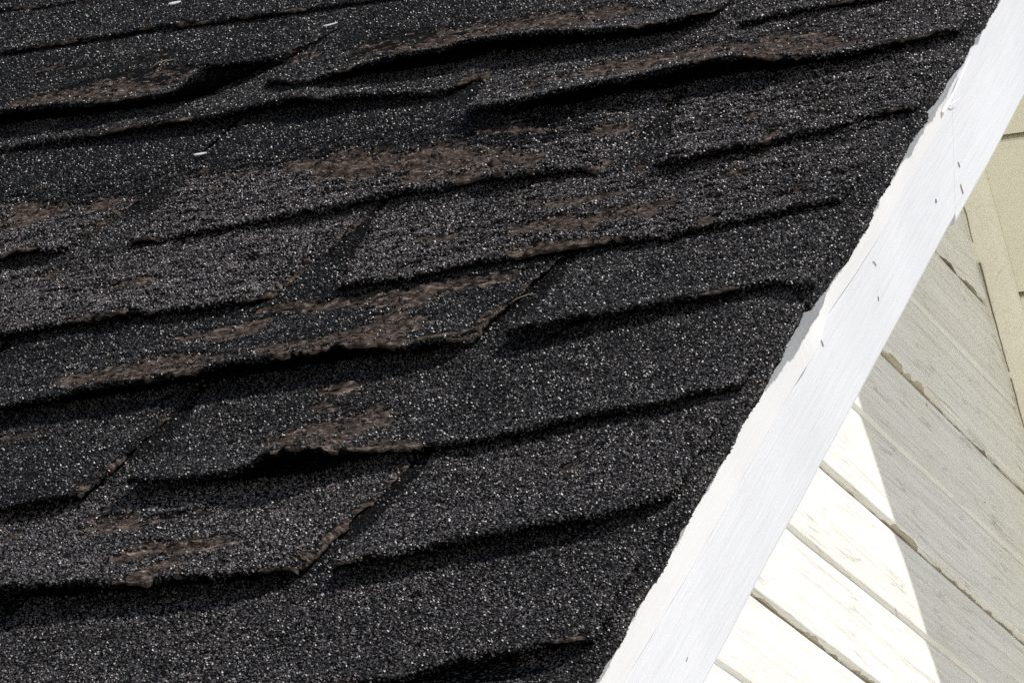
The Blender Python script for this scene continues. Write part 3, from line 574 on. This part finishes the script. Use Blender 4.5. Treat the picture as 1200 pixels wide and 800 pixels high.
    if detailed:
        lim = next_lip(k, U)
        modelled = (U > -365 - .448 * (V + 240)) & (V < 930) & (V > -345)
        lo_ = (V > lim) & (V < row_v(k + 2) + 8) & (lim == row_v(k + 1) + 26.0)
        g = ((V < lim) | lo_) & modelled
        gr = np.where(g, np.where(lo_, .26, 1), 0) * np.clip(1 - 1.25 * sstep(.2, .5, wear + nz2 * .4), 0.02, 1)
        clump = sstep(-.62, .1, fbm(U / 4.0, V / 4.0, sd + 61, 2)) * .6 + .4
        gr = gr * clump
        gb = np.zeros((nb_, nx))
        attrs['gran'] = np.concatenate([gr.ravel(), gb.ravel()])
        attrs['bed'] = np.concatenate([(~modelled).astype(float).ravel(), gb.ravel()])
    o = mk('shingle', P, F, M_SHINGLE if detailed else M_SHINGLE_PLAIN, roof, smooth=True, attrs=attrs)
    if detailed:
        add_granules(o)
    return o

idx = 0
for k in sorted(tabs_by_row):
    for t in tabs_by_row[k]:
        build_tab(t, idx)
        idx += 1

# strip of shingle laid along the rake under the ends of the courses, its outer edge nibbled and overhanging
def build_edge_strip(v0, v1, idx, dens):
    vv = np.arange(v0, v1, 1.7)
    e = np.interp(vv, EDGE[:, 0], EDGE[:, 1]) + fbm(vv / 24.0, vv * 0 + 4, 301, 2) * 1.8 + fbm(vv / 3.0, vv * 0, 305, 2) * .2
    w = np.concatenate([np.linspace(0, 40, 16), [41.5, 42.6, 43.2, 43.6]]) / 43.6
    e = e - 1.5
    inner = -36.0 + fbm(vv / 15.0, vv * 0 + 9, 311, 3) * 3
    U = inner[:, None] + (e - inner)[:, None] * w[None, :]
    V = np.repeat(vv[:, None], len(w), 1)
    kk = (V - V0) / EX
    ph = kk - np.floor(kk)
    H = 1.1 + .8 * (1 - ph) ** 1.4 + fbm(U / 8.0, V / 8.0, 317, 3) * .6
    H = H - 1.3 * sstep(.96, 1.0, w[None, :]) - .6 * sstep(.6, 1.0, w[None, :]) * (.5 + fbm(V / 30.0, V * 0, 331, 2))
    B = H - 3.6 + fbm(V / 19.0, U * 0 + 3, 337, 2) * .6
    B = np.where(U < -20, np.maximum(B, -1.0), B)
    Ub = U - 2.0 * sstep(.9, 1.0, w[None, :]) * (.6 + fbm(V / 14.0, V * 0, 341, 2) * .5)
    top = np.stack([U, V * CP - H * SP, V * SP + H * CP], -1) / 1000.0
    bot = np.stack([Ub, V * CP - B * SP, V * SP + B * CP], -1) / 1000.0
    top[..., 2] += H0; bot[..., 2] += H0
    P, F = slab(top[:, ::-1][::-1][:, ::-1] if False else top, bot)
    wear = .55 * sstep(.05, .3, fbm(U / 6.0, V / 14.0, 347, 3)) * sstep(.5, 0.0, w[None, :]) + .5 * sstep(.96, 1.0, w[None, :]) * sstep(0, .3, fbm(V / 16.0, U * 0, 349, 2))
    tone = np.clip(.3 + fbm(U / 30.0, V / 40.0, 353, 2) * .6, 0, 1)
    gr = np.clip(1 - 1.1 * wear, .05, 1) * (V < 600) * (V > -320)
    attrs = dict(wear=np.concatenate([wear.ravel(), np.full(U.size, .3)]), tone=np.concatenate([tone.ravel(), tone.ravel() * 0]),
                 gran=np.concatenate([gr.ravel(), gr.ravel() * 0]))
    o = mk('rake_strip', P, F, M_SHINGLE, roof, smooth=True, attrs=attrs)
    o['label'] = 'narrow strip of shingle along the ragged roof edge'
    if dens: add_granules(o)
    return o
build_edge_strip(-620, 1330, 0, True)

# a few loose fibres of torn felt
def tube(pts, r, seg=5):
    pts = [Vector(p) for p in pts]
    P = []; F = []
    for i, p in enumerate(pts):
        d = (pts[min(i + 1, len(pts) - 1)] - pts[max(i - 1, 0)]).normalized()
        a = d.cross(Vector((.3, .2, 1))).normalized(); b = d.cross(a)
        rr = r * (1 - .6 * i / len(pts))
        for q in range(seg):
            th = 2 * math.pi * q / seg
            P.append(p + a * rr * math.cos(th) + b * rr * math.sin(th))
    for i in range(len(pts) - 1):
        for q in range(seg):
            F.append((i * seg + q, i * seg + (q + 1) % seg, (i + 1) * seg + (q + 1) % seg, (i + 1) * seg + q))
    F.append(tuple(range(seg))[::-1]); F.append(tuple(range((len(pts) - 1) * seg, len(pts) * seg)))
    return P, F
def fibre(pts, r):
    P, F = tube([rw(a / 1000, b / 1000, c / 1000) for a, b, c in pts], r / 1000)
    mk('felt_fibre', P, F, M_FIBRE, roof, smooth=True)
fibre([(-171, 129, 4), (-167, 134, 5), (-162, 138, 5), (-158, 139, 4)], .35)
fibre([(-590, 660, 3), (-586, 667, 4), (-582, 672, 3.4)], .4)
fibre([(-584, 662, 3), (-580, 668, 3.8), (-577, 672, 3)], .3)

# far slope of the roof (its underside shows as the soffit beyond the gable)
def far(x, s, h):
    """far slope: s runs down from the ridge, h out of the slope"""
    return (x, RIDGE_Y + s * CP + h * SP, RIDGE_Z - s * SP + h * CP + H0)
S_END = EAVE_V * -1 + RIDGE_Y / CP
P = [far(x, s, h) for h in (-0.022, 0.004) for x, s in ((XBACK, 0.001), (0, 0.001), (0, S_END), (XBACK, S_END))]
F = [(3, 2, 1, 0)[::-1], (4, 5, 6, 7)[::-1], (0, 1, 5, 4), (1, 2, 6, 5), (2, 3, 7, 6), (3, 0, 4, 7)]
fr_ = mk('roof', P, F, M_SHINGLE_PLAIN, house)
fr_['label'] = 'far slope of the roof behind the ridge'

# ------------------------------------------------------------------ barge boards, strip
def prism_sc(poly, x0, x1, fn=rw, n=1, jit=0.0, seed=0):
    """polygon in (slope, depth) extruded along x; bevelled outer edges"""
    P = []; F = []
    n_ = len(poly)
    cx = sum(p[0] for p in poly) / n_; cy = sum(p[1] for p in poly) / n_
    bev = 0.0022
    def inset(p):
        dx, dy = p[0] - cx, p[1] - cy
        return (p[0] - math.copysign(min(bev, abs(dx)), dx), p[1] - math.copysign(min(bev, abs(dy)), dy))
    rings = [(x0, poly), (x1 - bev, poly), (x1, [inset(p) for p in poly])]
    for x, pl in rings:
        for s, c in pl: P.append(fn(x, s, c))
    for r in range(2):
        for i in range(n_):
            j = (i + 1) % n_
            F.append((r * n_ + i, r * n_ + j, (r + 1) * n_ + j, (r + 1) * n_ + i))
    F.append(tuple(range(n_))[::-1]); F.append(tuple(range(2 * n_, 3 * n_)))
    return P, F

def wavy_board(s0, s1, c_top, c_bot, x0, x1, fn, cut0=0.0, cut1=0.0, wav=0.0006, seed=0):
    """a board along the rake: ends cut plumb, arrises softened, edges not quite straight"""
    n = int((s1 - s0) / 0.012) + 2
    a = np.linspace(0, 1, n)
    prof = []                                   # (x, c) loop, outer face last
    b = 0.0025
    prof = [(x0, c_bot), (x1 - b, c_bot), (x1 - b * .3, c_bot + b * .3), (x1, c_bot + b), (x1, (c_bot * 2 + c_top) / 3), (x1, (c_bot + 2 * c_top) / 3),
            (x1, c_top - b), (x1 - b * .3, c_top - b * .3), (x1 - b, c_top), (x0, c_top)]
    P = []; F = []
    m_ = len(prof)
    for i, t in enumerate(a):
        for q, (x, c) in enumerate(prof):
            # plumb cut: a vertical line runs up the slope by tan(pitch) per unit of depth
            off0 = (c - c_top) * -math.tan(PITCH) * cut0
            off1 = (c - c_top) * -math.tan(PITCH) * cut1
            s = (s0 - off0) * (1 - t) + (s1 - off1) * t
            w = float(fbm(s * 9, q * 0.0 + (0 if c < (c_top + c_bot) / 2 else 5), seed, 3)) * wav * 2
            P.append(fn(x + (float(fbm(s * 7, 9.0, 403, 2)) * wav if x > x0 else 0), s, c + w))
    for i in range(n - 1):
        for q in range(m_):
            r = (q + 1) % m_
            F.append((i * m_ + q, (i + 1) * m_ + q, (i + 1) * m_ + r, i * m_ + r))
    F.append(tuple(range(m_))); F.append(tuple(range((n - 1) * m_, n * m_))[::-1])
    return P, F

S_RIDGE = RIDGE_Y / CP
def rb(x, s, c): return rw(x, s + .0144, c - .0055)
P, F = wavy_board(-2.42, 0.5225, -0.003, -0.0950, XB - 0.022, XB, rb, 0, 1, .0005, 401)
bl = mk('barge_board', P, F, M_BOARD, house)
bl['label'] = 'long white barge board running from the bottom of the photo to the butt joint'
P, F = wavy_board(0.52256, S_RIDGE - .016, -0.003, -0.0985, XB - 0.022, XB + .0001, rb, 1, 0, .0005, 411)
bu = mk('barge_board', P, F, M_BOARD, house)
bu['label'] = 'upper white barge board above the butt joint'
P, F = wavy_board(0.001, S_END, -0.0085, -0.0975, XB - 0.022, XB, far, 0, 0, .0005, 421)
bf = mk('barge_board', P, F, M_BOARD, house)
bf['label'] = 'barge board of the far slope'

# thin strip nailed over the top of the barge board, sprung loose in one place and splintered at its upper end
def build_strip():
    n = 420
    ss = np.linspace(-2.41, 0.535, n)
    P = []; F = []
    for s in ss:
        fade = float(sstep(.24, .40, s))
        lift = 0.0042 * math.exp(-((s - 0.128) / 0.026) ** 2)
        xo = XB + .0024 * (1 - fade) + .0002; xl = xo + lift
        cb = -0.0435 + .0055 * math.exp(-((s - 0.150) / 0.05) ** 2) + .0022 * math.exp(-((s - .20) / .05) ** 2)
        cb += float(fbm(s * 12, 3.0, 431, 3)) * .0012
        if s > .46:
            cb = cb + (s - .46) / .075 * .030
            xo += .0045 * float(sstep(.46, .53, s)); xl = xo
        ct = -.004
        lo = [(XB - .001, cb), (xl - .0006, cb), (xl, cb + .0009), (xo, (ct + cb) / 2), (xo - .0008, ct), (XB - .001, ct)]
        if lift > .0003:
            lo[0] = (XB + lift * .8, cb)
        for x, c in lo: P.append(rb(x, s, c))
    m_ = 6
    for i in range(n - 1):
        for q in range(m_):
            r = (q + 1) % m_
            F.append((i * m_ + q, (i + 1) * m_ + q, (i + 1) * m_ + r, i * m_ + r))
    F.append(tuple(range(m_))); F.append(tuple(range((n - 1) * m_, n * m_))[::-1])
    o = mk('edge_strip', P, F, M_STRIP, house)
    o['label'] = 'thin white strip along the top of the barge board, sprung loose in one place'
    return o
build_strip()

def splinter(pts, w, t):
    P = []; F = []
    for i, (s, c, x) in enumerate(pts):
        k = 1 - i / (len(pts) - 1) * .85
        for dx, dc in ((0, -w * k), (t * k, 0), (0, w * k), (-t * k * .5, 0)):
            P.append(rb(XB + x + dx, s, c + dc))
    for i in range(len(pts) - 1):
        for q in range(4):
            r = (q + 1) % 4
            F.append((i * 4 + q, i * 4 + r, (i + 1) * 4 + r, (i + 1) * 4 + q))
    F.append((3, 2, 1, 0)); e = (len(pts) - 1) * 4; F.append((e, e + 1, e + 2, e + 3))
    o = mk('wood_splinter', P, F, M_STRIP, house)
splinter([(.46, -.038, .001), (.485, -.034, .004), (.505, -.030, .006), (.522, -.0265, .0075)], .0016, .0012)
splinter([(.478, -.040, .001), (.488, -.041, .003), (.496, -.042, .0035)], .0007, .0006)
splinter([(.545, -.020, .002), (.550, -.022, .004), (.556, -.023, .004)], .0006, .0005)

# small curled flakes and scars of paint on the barge board
def flake(s, c, L_, w, ang, bend, mat=M_WOOD):
    P = []; n = 5
    for i in range(n + 1):
        t = i / n - .5
        x = t * L_; y = bend * (t * t * 4 - 1) * L_ * .5
        k = w * (1 - abs(t) * 1.5)
        for sgn in (-1, 1):
            ds = x * math.cos(ang) - (y + sgn * k) * math.sin(ang); dc = x * math.sin(ang) + (y + sgn * k) * math.cos(ang)
            P.append(rb(XB + .0006 + .0002 * (sgn > 0), s + ds, c + dc))
    top = len(P)
    P += [tuple(np.array(p) - np.array([.0014, 0, 0])) for p in P]
    F = [(2 * i, 2 * i + 1, 2 * i + 3, 2 * i + 2) for i in range(n)]
    F += [(top + 2 * i + 2, top + 2 * i + 3, top + 2 * i + 1, top + 2 * i) for i in range(n)]
    F += [(2 * i + 2, top + 2 * i + 2, top + 2 * i, 2 * i) for i in range(n)]
    F += [(2 * i + 1, top + 2 * i + 1, top + 2 * i + 3, 2 * i + 3) for i in range(n)]
    mk('paint_flake', P, F, mat, bl)
for f_ in [(.152, -.047, .006, .0007, 1.9, .25), (.270, -.052, .007, .0006, 2.3, .2), (.262, -.069, .003, .0008, 1.2, .1),
           (-.155, -.088, .007, .0005, 1.9, .1), (.41, -.072, .003, .0005, 1.0, .1),
           (.4665, -.087, .008, .0012, 1.75, .1), (.472, -.074, .005, .0010, 1.9, .2)]:
    flake(f_[0], f_[1], f_[2] * .8, f_[3] * .35, f_[4], f_[5], M_SCAR)

# ------------------------------------------------------------------ gable wall of drop siding
C_SOF = 1.266                                     # plane of the soffits, measured square to the far slope
C_NEAR = -0.070
def wall_span(z):
    """extent in y of the gable at height z (relative to the roof reference)"""
    yn = (z * CP - C_NEAR) / SP
    yf = (C_SOF - z * CP) / SP
    return max(yn, -1.66), min(yf, 2 * RIDGE_Y + 1.66)

zE = H0 - 1.52
P = [(XW - .03, -1.6, 0), (XW - .03, 3.62, 0), (XW - .03, 3.62, zE), (XW - .03, RIDGE_Y, H0 + .80), (XW - .03, -1.6, zE)]
P += [(x - .08, y, z) for x, y, z in P]
F = [(0, 1, 2, 3, 4), (9, 8, 7, 6, 5)] + [(i, i + 5, (i + 1) % 5 + 5, (i + 1) % 5) for i in range(5)]
gable = mk('gable_wall', P, F, M_WOOD, house)
gable['label'] = 'cream painted wooden gable wall, partly in shade'

LAP = 0.130
Z_CRACK = 0.1185
# outline of one board from its lower edge up: a double lap, (height, distance out of the wall)
PROF = [(-0.012, -0.009), (-0.0010, -0.0075), (0.0000, -0.0030), (0.0006, -0.0004), (0.0016, 0.0008), (0.0026, 0.0016), (0.0036, 0.0020),
        (0.030, 0.0016), (0.050, 0.0010), (0.0630, 0.0002), (0.0638, -0.0016), (0.0645, -0.0002), (0.0662, 0.0015), (0.0668, 0.0019), (0.0676, 0.0021),
        (0.096, 0.0016), (0.115, 0.0008), (0.1262, -0.0002), (0.1290, -0.0020), (0.134, -0.0095)]
def siding(i):
    zb = Z_CRACK + LAP * i
    fine = -1 <= i <= 4
    ys = None
    y0a, y1a = wall_span(zb)
    if y1a - y0a < .05: return
    ny = max(3, int((y1a - y0a) / (.006 if fine else .25)))
    a = np.linspace(0, 1, ny)
    P = []; rngs = i * 13 + 77
    back = XW - .022
    prof = PROF
    m_ = len(prof)
    rows = []
    for q, (dz, dx) in enumerate(prof):
        z = zb + dz
        y0, y1 = wall_span(z)
        if y1 < y0: y0 = y1 = (y0 + y1) / 2
        y = y0 + (y1 - y0) * a
        zz = np.full(ny, z); xx = np.full(ny, XW + dx)
        if fine:
            k = math.exp(-abs(q - 3.0) / 2.0)
            zz = zz + k * (fbm(y * 60, y * 0 + 1, rngs, 4) * .0016 + fbm(y * 9, y * 0 + 2, rngs + 3, 2) * .0022)
            if 2 <= q <= 5:
                chip = sstep(.12, .3, fbm(y * 110, y * 0 + 6, rngs + 9, 2)) * sstep(-.1, .25, fbm(y * 16, y * 0 + 4, rngs + 11, 2))
                xx = xx - chip * .0012
            if 9 <= q <= 14:
                zz = zz + fbm(y * 7, y * 0 + 8, rngs + 5, 2) * .0014
            xx = xx + fbm(y * 14, y * 0 + q * .15, rngs + 7, 3) * .0004
        rows.append(np.stack([xx, y, zz + H0], -1))
    for dz in (prof[-1][0], prof[0][0]):
        y0, y1 = wall_span(zb + dz)
        if y1 < y0: y0 = y1 = (y0 + y1) / 2
        y = y0 + (y1 - y0) * a
        rows.append(np.stack([np.full(ny, back), y, np.full(ny, zb + dz + H0)], -1))
    G = np.array(rows)
    n_r = len(rows)
    F = []
    for r in range(n_r):
        r2 = (r + 1) % n_r
        j = np.arange(ny - 1)
        F.append(np.stack([r * ny + j, r * ny + j + 1, r2 * ny + j + 1, r2 * ny + j], 1))
    F = [tuple(f) for f in np.concatenate(F)]
    F.append(tuple(r * ny for r in range(n_r))); F.append(tuple(r * ny + ny - 1 for r in range(n_r))[::-1])
    old = np.zeros((n_r, ny)); lap_shade = np.zeros((n_r, ny))
    lap_shade[10:14] = .35; lap_shade[3:6] = .5; lap_shade[14] = .15  # shade painted on groove and lap undersides, against light from the ground
    old[0] = 1; old[1] = 1; old[2] = .75; old[3] = .2
    if fine:
        yy = wall_span(zb)[0] + (y1a - y0a) * a
        nz = fbm(yy * 45, yy * 0 + 3, rngs + 21, 4)
        pt = fbm(yy * 11, yy * 0 + 5, rngs + 25, 2)
        old[2] += nz * .5; old[3] += nz * .9 + pt * 1.2; old[4] = np.clip(nz * .8 + pt * 1.6 - .2, 0, 1); old[5] = np.clip(nz * .8 + pt * 1.6 - .4, 0, 1)
    mk('siding_board', G.reshape(-1, 3), F, M_SIDING, gable, attrs=dict(old=old.ravel(), lap_shade=lap_shade.ravel()))
for i in range(-30, 8):
    siding(i)

# wall behind the boards and the other walls of the house
def box(x0, x1, y0, y1, z0, z1):
    P = [(x, y, z) for z in (z0, z1) for x, y in ((x0, y0), (x1, y0), (x1, y1), (x0, y1))]
    return P, [(3, 2, 1, 0), (4, 5, 6, 7), (0, 1, 5, 4), (1, 2, 6, 5), (2, 3, 7, 6), (3, 0, 4, 7)]
for y0 in (-1.66, 3.60):
    P, F = box(XBACK + .2, XW - .032, y0, y0 + .08, 0, H0 - 1.62)
    mk('side_wall', P, F, M_SIDING, house)

# ------------------------------------------------------------------ soffit: planks under both overhangs, a moulding against the wall
def plank(fn, s0, s1, x0, x1, h, mat=M_SOFFIT, name='soffit_plank', th=.016):
    b = .0012
    prof = [(s0, h + th), (s0, h + b), (s0 + b, h), (s1 - b, h), (s1, h + b), (s1, h + th)]
    P = [fn(x, s, hh) for x in (x0, x1) for s, hh in prof]
    n = len(prof)
    F = [(i, (i + 1) % n, (i + 1) % n + n, i + n) for i in range(n)] + [tuple(range(n))[::-1], tuple(range(n, 2 * n))]
    return mk(name, P, F, mat, soffit)
HS = C_SOF - (RIDGE_Y * SP + RIDGE_Z * CP)        # depth of the soffit plane under the far slope
P = [far(x, s, HS + dh) for dh in (.017, .024) for x, s in ((XW - .02, .02), (XB - .024, .02), (XB - .024, S_END), (XW - .02, S_END))]
soffit = mk('soffit', P, [(3, 2, 1, 0), (4, 5, 6, 7), (0, 1, 5, 4), (1, 2, 6, 5), (2, 3, 7, 6), (3, 0, 4, 7)], M_WOOD, house)
soffit['label'] = 'cream underside of the roof overhang beyond the gable'
# far side: s measured from the ridge; joints where the photograph shows them
HS = C_SOF - (RIDGE_Y * SP + RIDGE_Z * CP)        # depth of the soffit plane under the far slope
s_of = lambda s_abs: s_abs - (RIDGE_Y * CP - RIDGE_Z * SP)
j0 = s_of(0.5235)
k = -4
joints = [j0 + .1405 * q for q in range(-5, 22)]
joints = [j for j in joints if j > .075]
for a_, b_ in zip(joints[:-1], joints[1:]):
    plank(far, a_ + .0022, b_ - .0022, XW - .02, XB - .0245, HS)
for q in range(22):
    a_ = S_RIDGE - .080 - .1405 * (q + 1)
    plank(rw, a_ + .0022, a_ + .1405 - .0022, XW - .02, XB - .0245, C_NEAR)
# dark space over the planks
for fn, s0, s1, hh in ((rw, EAVE_V, S_RIDGE - .02, C_NEAR),):
    P = [fn(x, s, hh + dh) for dh in (.017, .024) for x, s in ((XW - .02, s0), (XB - .024, s0), (XB - .024, s1), (XW - .02, s1))]
    mk('sheathing', P, [(3, 2, 1, 0), (4, 5, 6, 7), (0, 1, 5, 4), (1, 2, 6, 5), (2, 3, 7, 6), (3, 0, 4, 7)], M_WOOD, soffit)
# moulding in the angle of wall and soffit, its upper edge open in places
def moulding(fn, s0, s1, h, sgn):
    n = int((s1 - s0) / .008)
    P = []; F = []
    prof = [(XW - .012, h - .0005), (XW - .012, h - .0068), (XW + .0040, h - .0074), (XW + .0185, h - .0052), (XW + .0245, h - .0032), (XW + .0262, h - .0005)]
    for i in range(n + 1):
        s = s0 + (s1 - s0) * i / n
        for q, (x, hh) in enumerate(prof):
            w = float(fbm(s * 40, q * .3, 501, 3)) * .0011
            P.append(fn(x + w * .6, s, hh + (w if q in (1, 2) else 0)))
    m_ = len(prof)
    for i in range(n):
        for q in range(m_):
            r = (q + 1) % m_
            F.append((i * m_ + q, i * m_ + r, (i + 1) * m_ + r, (i + 1) * m_ + q))
    F.append(tuple(range(m_))); F.append(tuple(range(n * m_, (n + 1) * m_))[::-1])
    mk('moulding', P, F, M_TRIM, soffit, smooth=False)
moulding(far, .12, 2.2, HS, 1)
# caulk and grime along the moulding: short dark gaps
def gap_line(pts, r):
    P, F = tube(pts, r, 4)
    mk('open_joint', P, F, M_WOOD, soffit)
rj = random.Random(5)
s_ = .12
while s_ < 1.4:
    ln = rj.uniform(.05, .13)
    n_ = int(ln / .006)
    r_ = rj.uniform(.0005, .0010)
    gap_line([far(XW + .0034 + .0012 * float(fbm((s_ + ln * q / n_) * 35, 1.0, 521, 3)), s_ + ln * q / n_, HS - .0079) for q in range(n_ + 1)], r_)
    s_ += ln + rj.uniform(.004, .02)

# ------------------------------------------------------------------ ground
ys = [(-900, -900), (900, -900), (900, 900), (-900, 900)]
g_ = mk('ground', [(x, y, 0.0) for x, y in ys], [(0, 1, 2, 3)], M_BOUNCE_GROUND)
g_['kind'] = 'structure'

# ------------------------------------------------------------------ petals lying on the roof
def petal(u, v, h, L_, w, ang, label):
    n = 7
    P = []
    for i in range(n + 1):
        t = i / n * 2 - 1
        k = w * math.sqrt(max(0.02, 1 - t * t))
        for q in (-1, 0, 1):
            du = t * L_ / 2 * math.cos(ang) - q * k / 2 * math.sin(ang); dv = t * L_ / 2 * math.sin(ang) + q * k / 2 * math.cos(ang)
            P.append(rw((u + du) / 1000, (v + dv) / 1000, (h + .3 * t * t + .2 * abs(q)) / 1000))
    nn = len(P)
    P += [tuple(np.array(p) - np.array(rw(0, 0, .00035)) + np.array(rw(0, 0, 0))) for p in P]
    F = []
    for i in range(n):
        for q in range(2):
            a_ = i * 3 + q
            F.append((a_, a_ + 3, a_ + 4, a_ + 1)); F.append((nn + a_ + 1, nn + a_ + 4, nn + a_ + 3, nn + a_))
        for q in (0, 2):
            a_ = i * 3 + q
            F.append((a_, nn + a_, nn + a_ + 3, a_ + 3) if q == 0 else (a_ + 3, nn + a_ + 3, nn + a_, a_))
    F.append((0, 1, 2, nn + 2, nn + 1, nn)); e = n * 3
    F.append((e + 2, e + 1, e, nn + e, nn + e + 1, nn + e + 2))
    o = mk('petal', P, F, M_PETAL, None, smooth=True)
    o['label'] = label; o['category'] = 'petal'; o['group'] = 'white petals fallen on the roof'
petal(-626, 797, 6.2, 9.5, 6.0, .05, 'broad white petal on the topmost shingle course at the upper left')
petal(-471, 689, 4.4, 10.0, 3.0, .25, 'thin white petal lying above the brown curled shingle edge')
petal(-474, 458.3, 3.8, 9.0, 3.6, -.05, 'short white petal lying on the dark shingle below the deep black gap')
